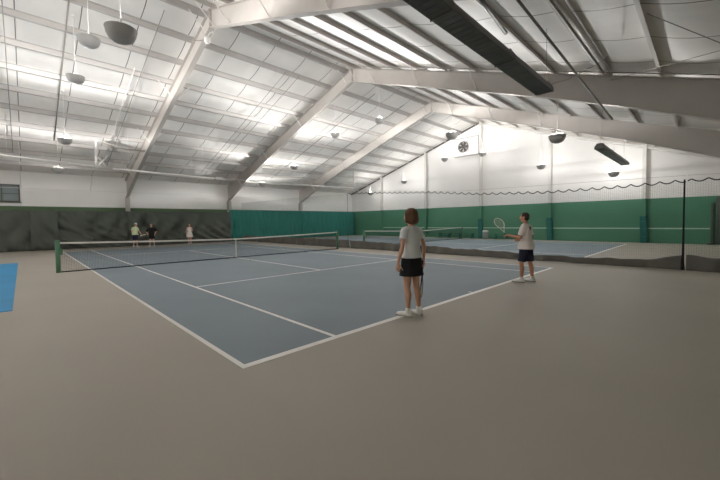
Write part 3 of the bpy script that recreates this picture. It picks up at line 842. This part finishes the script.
    if L.get('dress'):
        s.loft([(P(0, 0, hem), hipw+.09, .2), (P(0, 0, .92), hipw+.03, .15), (P(0, 0, 1.08), .142, .108), (P(0, .008, 1.28), .168, .126), (P(0, 0, 1.40), sh*.9, .09), (P(0, 0, 1.45), .1, .07)])
    else:
        s.loft([(P(0, 0, hem), hipw+(.026 if fem else .062), .15 if fem else .2), (P(0, 0, .97), hipw+(.024 if fem else .04), .147 if fem else .172), (P(0, 0, 1.04), (.166 if fem else .184), .134), (P(0, 0, 1.13), (.15 if fem else .184), .12), (P(0, .008, 1.27), bw, .13), (P(0, .004, 1.37), sh*1.02, .112), (P(0, 0, 1.435), sh*.78, .085), (P(0, -.004, 1.475), .075, .068)])
    if not L.get('dress'): s.cap(P(-sh*.75, -.002, 1.412), P(sh*.75, -.002, 1.412), .068)
    for ar in (L['arm_l'], L['arm_r']):
        s0, el = Vector(ar[0]), Vector(ar[1]); k = L.get('sleeve', .62)
        if k > 0:
            s.cap(s0+Vector((0, 0, -.004)), s0.lerp(el, .1), .064, .064)
            s.frust(s0, s0.lerp(el, k), .066, .064 if fem else .078)
            if L.get('long'): s.frust(el.lerp(s0, .05), Vector(ar[2]), .056, .042); s.cap(s0.lerp(el, .5), el, .064, .056)
    top = s.build('dress' if L.get('dress') else 'shirt', M[L['shirt']], t, hv, 3)
    if not L.get('dress'):
        s = Blob(sc); kz = L.get('short_z', .55); fl = L.get('flare', .1)
        s.loft([((0, 0, .80), hipw+.012, .135), ((0, 0, .88), hipw+.016, .138), ((0, 0, .97), hipw+.006, .13), ((0, 0, 1.0), hipw-.01, .115)])
        if L.get('skirt'):
            s.loft([((0, 0, kz), hipw+.05, .165), ((0, 0, .80), hipw+.02, .145), ((0, 0, .9), hipw+.014, .135)])
        else:
            for lg in (L['leg_l'], L['leg_r']):
                hip, knee = Vector(lg[0]), Vector(lg[1])
                f = (hip.z-kz)/(hip.z-knee.z); e = hip.lerp(knee, f); m_ = hip.lerp(knee, .2)
                s.frust(hip+Vector((0, 0, .03)), m_, .1, .102); s.frust(m_, e, .102, fl)
        s.build('skirt' if L.get('skirt') else 'shorts', M[L['shorts']], t, hv, 3)
    # shoes with soles, socks
    for side, lg in (('l', L['leg_l']), ('r', L['leg_r'])):
        ank = Vector(lg[2]); fd = Matrix.Rotation(L.get('foot_'+side, 0), 3, 'Z'); zb = ank.z-.08
        base = Vector((ank.x, ank.y, zb))
        def F(x, y, z): return base+fd@Vector((x, y, z))
        b = Blob(sc)
        b.cap(F(0, -.03, .05), F(0, .02, .055), .042, .042); b.cap(F(0, .0, .05), F(0, .15, .038), .043, .036)
        b.ell(F(0, .165, .032), (.046, .06, .034)); b.cap(F(0, -.035, .04), F(0, -.03, .09), .036, .04); b.cap(F(0, .02, .07), F(0, .0, .1), .04, .04)
        sho = b.build('shoe', M['shoe'], t, max(voxel, .006), 3, (lambda v, zz=zb: v.z < zz+.012))
        pts = [(0, -.085), (.036, -.065), (.044, 0), (.046, .09), (.052, .16), (.04, .21), (.015, .232), (-.015, .232), (-.04, .21), (-.05, .15), (-.042, .08), (-.042, 0), (-.036, -.065)]
        MB().prism([F(x, y, .002)*sc for x, y in pts], (0, 0, .024*sc)).build('sole', M['sole'], sho)
        if voxel < .009:
            lc = MB()
            for k in range(4): lc.tube([F(-.022, .05+.022*k, .086-.008*k)*sc, F(0, .055+.022*k, .097-.009*k)*sc, F(.022, .05+.022*k, .086-.008*k)*sc], .003*sc, 6)
            lc.build('laces', M['tape'], sho)
        k = Blob(sc); kn = Vector(lg[1]); k.frust(ank+Vector((0, 0, -.02)), ank.lerp(kn, .17), .043, .045)
        k.build('sock', M['shoe'], t, max(voxel, .006), 2)
    return t, top

D = Vector((0, 0, -1))
# woman, back to the camera, racket hanging from her right hand
WS = 1.035
woman_look = dict(fem=True, skin='skin', hair='bob', hairm='hair_brown', head_yaw=.25, shirt='shirt_grey', shorts='cloth_black', skirt=True, short_z=.675, hem=.965, sleeve=.5,
    leg_l=((-.085, 0, .9), (-.09, .015, .48), (-.095, -.01, .08)), leg_r=((.085, 0, .9), (.1, -.01, .48), (.12, -.05, .08)), foot_l=.25, foot_r=.05,
    arm_l=((-.17, -.005, 1.405), (-.262, -.04, 1.14), (-.29, .02, .9), (-.05, .12, -1), (1, .1, 0), .55, 1),
    arm_r=((.17, -.005, 1.405), (.275, -.04, 1.14), (.325, .02, .91), (0, .25, -1), (-1, 0, 0), 1.05, -1))
WL = (2.99, -.115, .004); WR = -.1
person(WL, WR, WS, 'woman in pale grey shirt and black shorts, seen from behind at the baseline', woman_look)
# man in profile, left forearm forward with a racket
MS = 1.03
man_look = dict(skin='skin_tan', hair='short', hairm='hair_dark', head_yaw=.0, shirt='shirt_white', shorts='cloth_navy', short_z=.53, hem=.84, sleeve=.78, flare=.098, lean=.04,
    leg_l=((-.09, .02, .9), (-.11, .08, .48), (-.12, .07, .08)), leg_r=((.09, -.02, .9), (.11, -.06, .48), (.13, -.11, .08)), foot_l=.1, foot_r=-.2,
    arm_l=((-.205, .01, 1.405), (-.245, .07, 1.125), (-.2, .36, 1.18), (.1, 1, .02), (.3, 0, -1), 1.2, -1),
    arm_r=((.205, .01, 1.405), (.26, -.04, 1.12), (.12, .18, 1.05), (-.5, .9, 0), (-.6, -.3, -.4), .9, 1))
ML = (7.6, -.36, .004); MR = .05
mt, mshirt = person(ML, MR, MS, 'man in white shirt and navy shorts holding a racket forward at the baseline', man_look)
# dark printed patch across the back of his shirt
bv = BVHTree.FromPolygons([v.co for v in mshirt.data.vertices], [tuple(p.vertices) for p in mshirt.data.polygons])
def patch(u0, u1, z0, z1, m):
    mb = MB(); nu, nv = 14, 6; ok = True; vs = []
    for i in range(nu+1):
        for j in range(nv+1):
            x = u0+(u1-u0)*i/nu; z = z0+(z1-z0)*j/nv
            h = bv.ray_cast(Vector((x, -1, z)), Vector((0, 1, 0)))
            p = h[0] if h[0] else Vector((x, -.1, z)); n = h[1] if h[0] else Vector((0, -1, 0))
            if n.y > 0: n = -n
            vs.append(p+n*.003)
    fs = [(i*(nv+1)+j, (i+1)*(nv+1)+j, (i+1)*(nv+1)+j+1, i*(nv+1)+j+1) for i in range(nu) for j in range(nv)]
    o = mb.add(vs, fs, 0, True).build('shirt_print', m, mshirt); with_mod(o, 'SOLIDIFY', thickness=.002)
patch(-.07, .1, 1.38, 1.44, M['print']); patch(-.085, .09, 1.345, 1.365, M['print_warm'])

def racket(loc, axis, normal, frame_m, label, scale=1.0):
    t = empty('tennis_racket', loc); setp(t, label, 'racket', 'tennis rackets')
    z = Vector(axis).normalized(); y = Vector(normal); y = (y-z*y.dot(z)).normalized(); x = y.cross(z)
    t.rotation_euler = Matrix((x, y, z)).transposed().to_euler(); t.scale = (scale,)*3
    n = 40; cz = .51
    MB().tube([(.125*math.sin(2*PI*k/n), 0, cz-.168*math.cos(2*PI*k/n)) for k in range(n)], .0105, 8, closed=True).tube([(0, 0, .19), (-.02, 0, .25), (-.075, 0, .375)], .0095, 8).tube([(0, 0, .19), (.02, 0, .25), (.075, 0, .375)], .0095, 8).tube([(0, 0, .17), (0, 0, .21)], .013, 8).build('frame', M[frame_m], t)
    MB().tube([(0, 0, 0), (0, 0, .012), (0, 0, .02), (0, 0, .18)], [.018, .018, .0155, .0145], 8).build('grip', M['grip'], t)
    mb = MB()
    for k in range(-7, 8):
        xx = k*.0165; h = .168*math.sqrt(max(0, 1-(xx/.125)**2)); mb.tube([(xx, 0, cz-h), (xx, 0, cz+h)], .0009, 4)
    for k in range(-9, 10):
        zz = k*.0175; h = .125*math.sqrt(max(0, 1-(zz/.168)**2)); mb.tube([(-h, .001, cz+zz), (h, .001, cz+zz)], .0009, 4)
    mb.build('strings', M['string'], t)
def local(L, R, p, s=1): return Vector(L)+Matrix.Rotation(R, 3, 'Z')@(Vector(p)*s)
wp = local(WL, WR, (.31, .045, .845), WS)
racket(wp+Vector((0, -.02, .05)), (.1, .12, -.98), (.45, -.9, 0), 'racket_black', 'black tennis racket hanging down from the right hand of the woman')
mp = local(ML, MR, (-.18, .45, 1.165), MS)
racket(mp+Vector((.02, -.05, -.06)), (.3, .55, .78), (-.55, -.62, .55), 'racket_white', 'white tennis racket held up by the man in navy shorts')

# far players
def arm(sx, el, wr, ts, hd=(0, 0, -1), nn=None, curl=.6, sh=.19):
    return ((sx*sh, 0, 1.405), el, wr, hd, nn or (-sx, 0, 0), curl, ts)
legs = dict(leg_l=((-.09, 0, .9), (-.12, .02, .48), (-.16, -.01, .08)), leg_r=((.09, 0, .9), (.12, .02, .48), (.16, -.01, .08)), foot_l=.2, foot_r=-.2)
p1 = dict(skin='skin', hair='short', hairm='hair_grey', shirt='shirt_green', shorts='cloth_navy', short_z=.52, hem=.9, sleeve=.6, lean=.08, head_yaw=-.3,
    arm_l=arm(-1, (-.28, -.02, 1.12), (-.24, .12, .9), 1), arm_r=arm(1, (.27, .1, 1.14), (.24, .3, .93), -1), **legs)
F1L, F1R = (4.05, 24.95, .004), -1.0
pt, _ = person(F1L, F1R, .99, 'far player in white cap and pale green shirt behind the net', p1, .011)
c = MB(); hcz = 1.63
c.lathe([(.098, .055), (.1, .08), (.092, .115), (.065, .145), (0, .155)], 20, (0, .02+.055, hcz-.012))
cap = c.build('cap', M['cloth_white'], pt); cap.scale = (.99,)*3
def brim(u, v):
    a = (u-.5)*2.0; r = .085+.085*v*math.cos(a*.9)
    return (r*math.sin(a-.0), .075+r*math.cos(a), hcz+.05-.012*v)
b = MB().grid(brim, 12, 4).build('brim', M['cloth_white'], cap); with_mod(b, 'SOLIDIFY', thickness=.006)
p2 = dict(skin='skin', hair='short', hairm='hair_grey', shirt='cloth_black', shorts='cloth_black', short_z=.6, hem=.86, sleeve=1, lean=.06, head_yaw=.3,
    arm_l=arm(-1, (-.36, .06, 1.18), (-.3, .22, .98), 1), arm_r=arm(1, (.33, .1, 1.15), (.16, .32, 1.0), -1, (-.3, .8, -.2), (-.6, 0, -.6), 1.1), **legs)
F2L, F2R = (5.0, 24.5, .004), 2.55
person(F2L, F2R, .955, 'far player in black clothes between the cap wearer and the white dress', p2, .011)
racket(local(F2L, F2R, (.12, .36, .98), .955), (-.75, -.5, -.12), (.1, .5, .9), 'racket_white', 'pale racket held low by the far player in black')
p3 = dict(fem=True, skin='skin', hair='long', hairm='hair_red', shirt='cloth_white', shorts='cloth_white', dress=True, hem=.62, sleeve=0, head_yaw=0,
    arm_l=arm(-1, (-.21, -.04, 1.13), (-.2, .14, 1.2), 1, (.3, .2, .8), (0, 1, 0), .7, .165), arm_r=arm(1, (.25, -.05, 1.12), (.24, .02, .88), -1, sh=.165),
    leg_l=((-.085, 0, .9), (-.08, .015, .48), (-.08, -.01, .08)), leg_r=((.085, 0, .9), (.08, .02, .48), (.07, -.01, .08)), foot_l=.2, foot_r=-.2)
person((7.76, 24.9, .004), 2.7, .95, 'far player in a short white dress with auburn hair', p3, .011)

# ------------------------------------------------------------------ world, camera, view
wd = bpy.data.worlds.new('hall_world'); SC.world = wd; wd.use_nodes = True
wd.node_tree.nodes['Background'].inputs[0].default_value = (.02, .02, .02, 1)
cam = bpy.data.cameras.new('camera'); co = bpy.data.objects.new('camera', cam); COL.objects.link(co)
yaw, pitch, roll, f, cx, cy = .767, -.0363, -.0123, 342.2072, 352.6989, 234.5286
fw = Vector((math.sin(yaw)*math.cos(pitch), math.cos(yaw)*math.cos(pitch), math.sin(pitch)))
r0 = fw.cross(Vector((0, 0, 1))).normalized(); u0 = r0.cross(fw)
r = r0*math.cos(roll)+u0*math.sin(roll); u = -r0*math.sin(roll)+u0*math.cos(roll)
co.matrix_world = Matrix(((r.x, u.x, -fw.x, -1.7545), (r.y, u.y, -fw.y, -3.6036), (r.z, u.z, -fw.z, 1.6161), (0, 0, 0, 1)))
cam.sensor_fit = 'HORIZONTAL'; cam.sensor_width = 36; cam.lens = 36*f/720
cam.shift_x = (360-cx)/720; cam.shift_y = (cy-240)/720
cam.clip_start = .05; cam.clip_end = 200
SC.camera = co
SC.view_settings.view_transform = 'Standard'; SC.view_settings.look = 'None'
SC.view_settings.gamma = 1; SC.view_settings.use_curve_mapping = False
SC.view_settings.exposure = 0.5
SC.cycles.max_bounces = 10; SC.cycles.diffuse_bounces = 7; SC.cycles.use_denoising = True
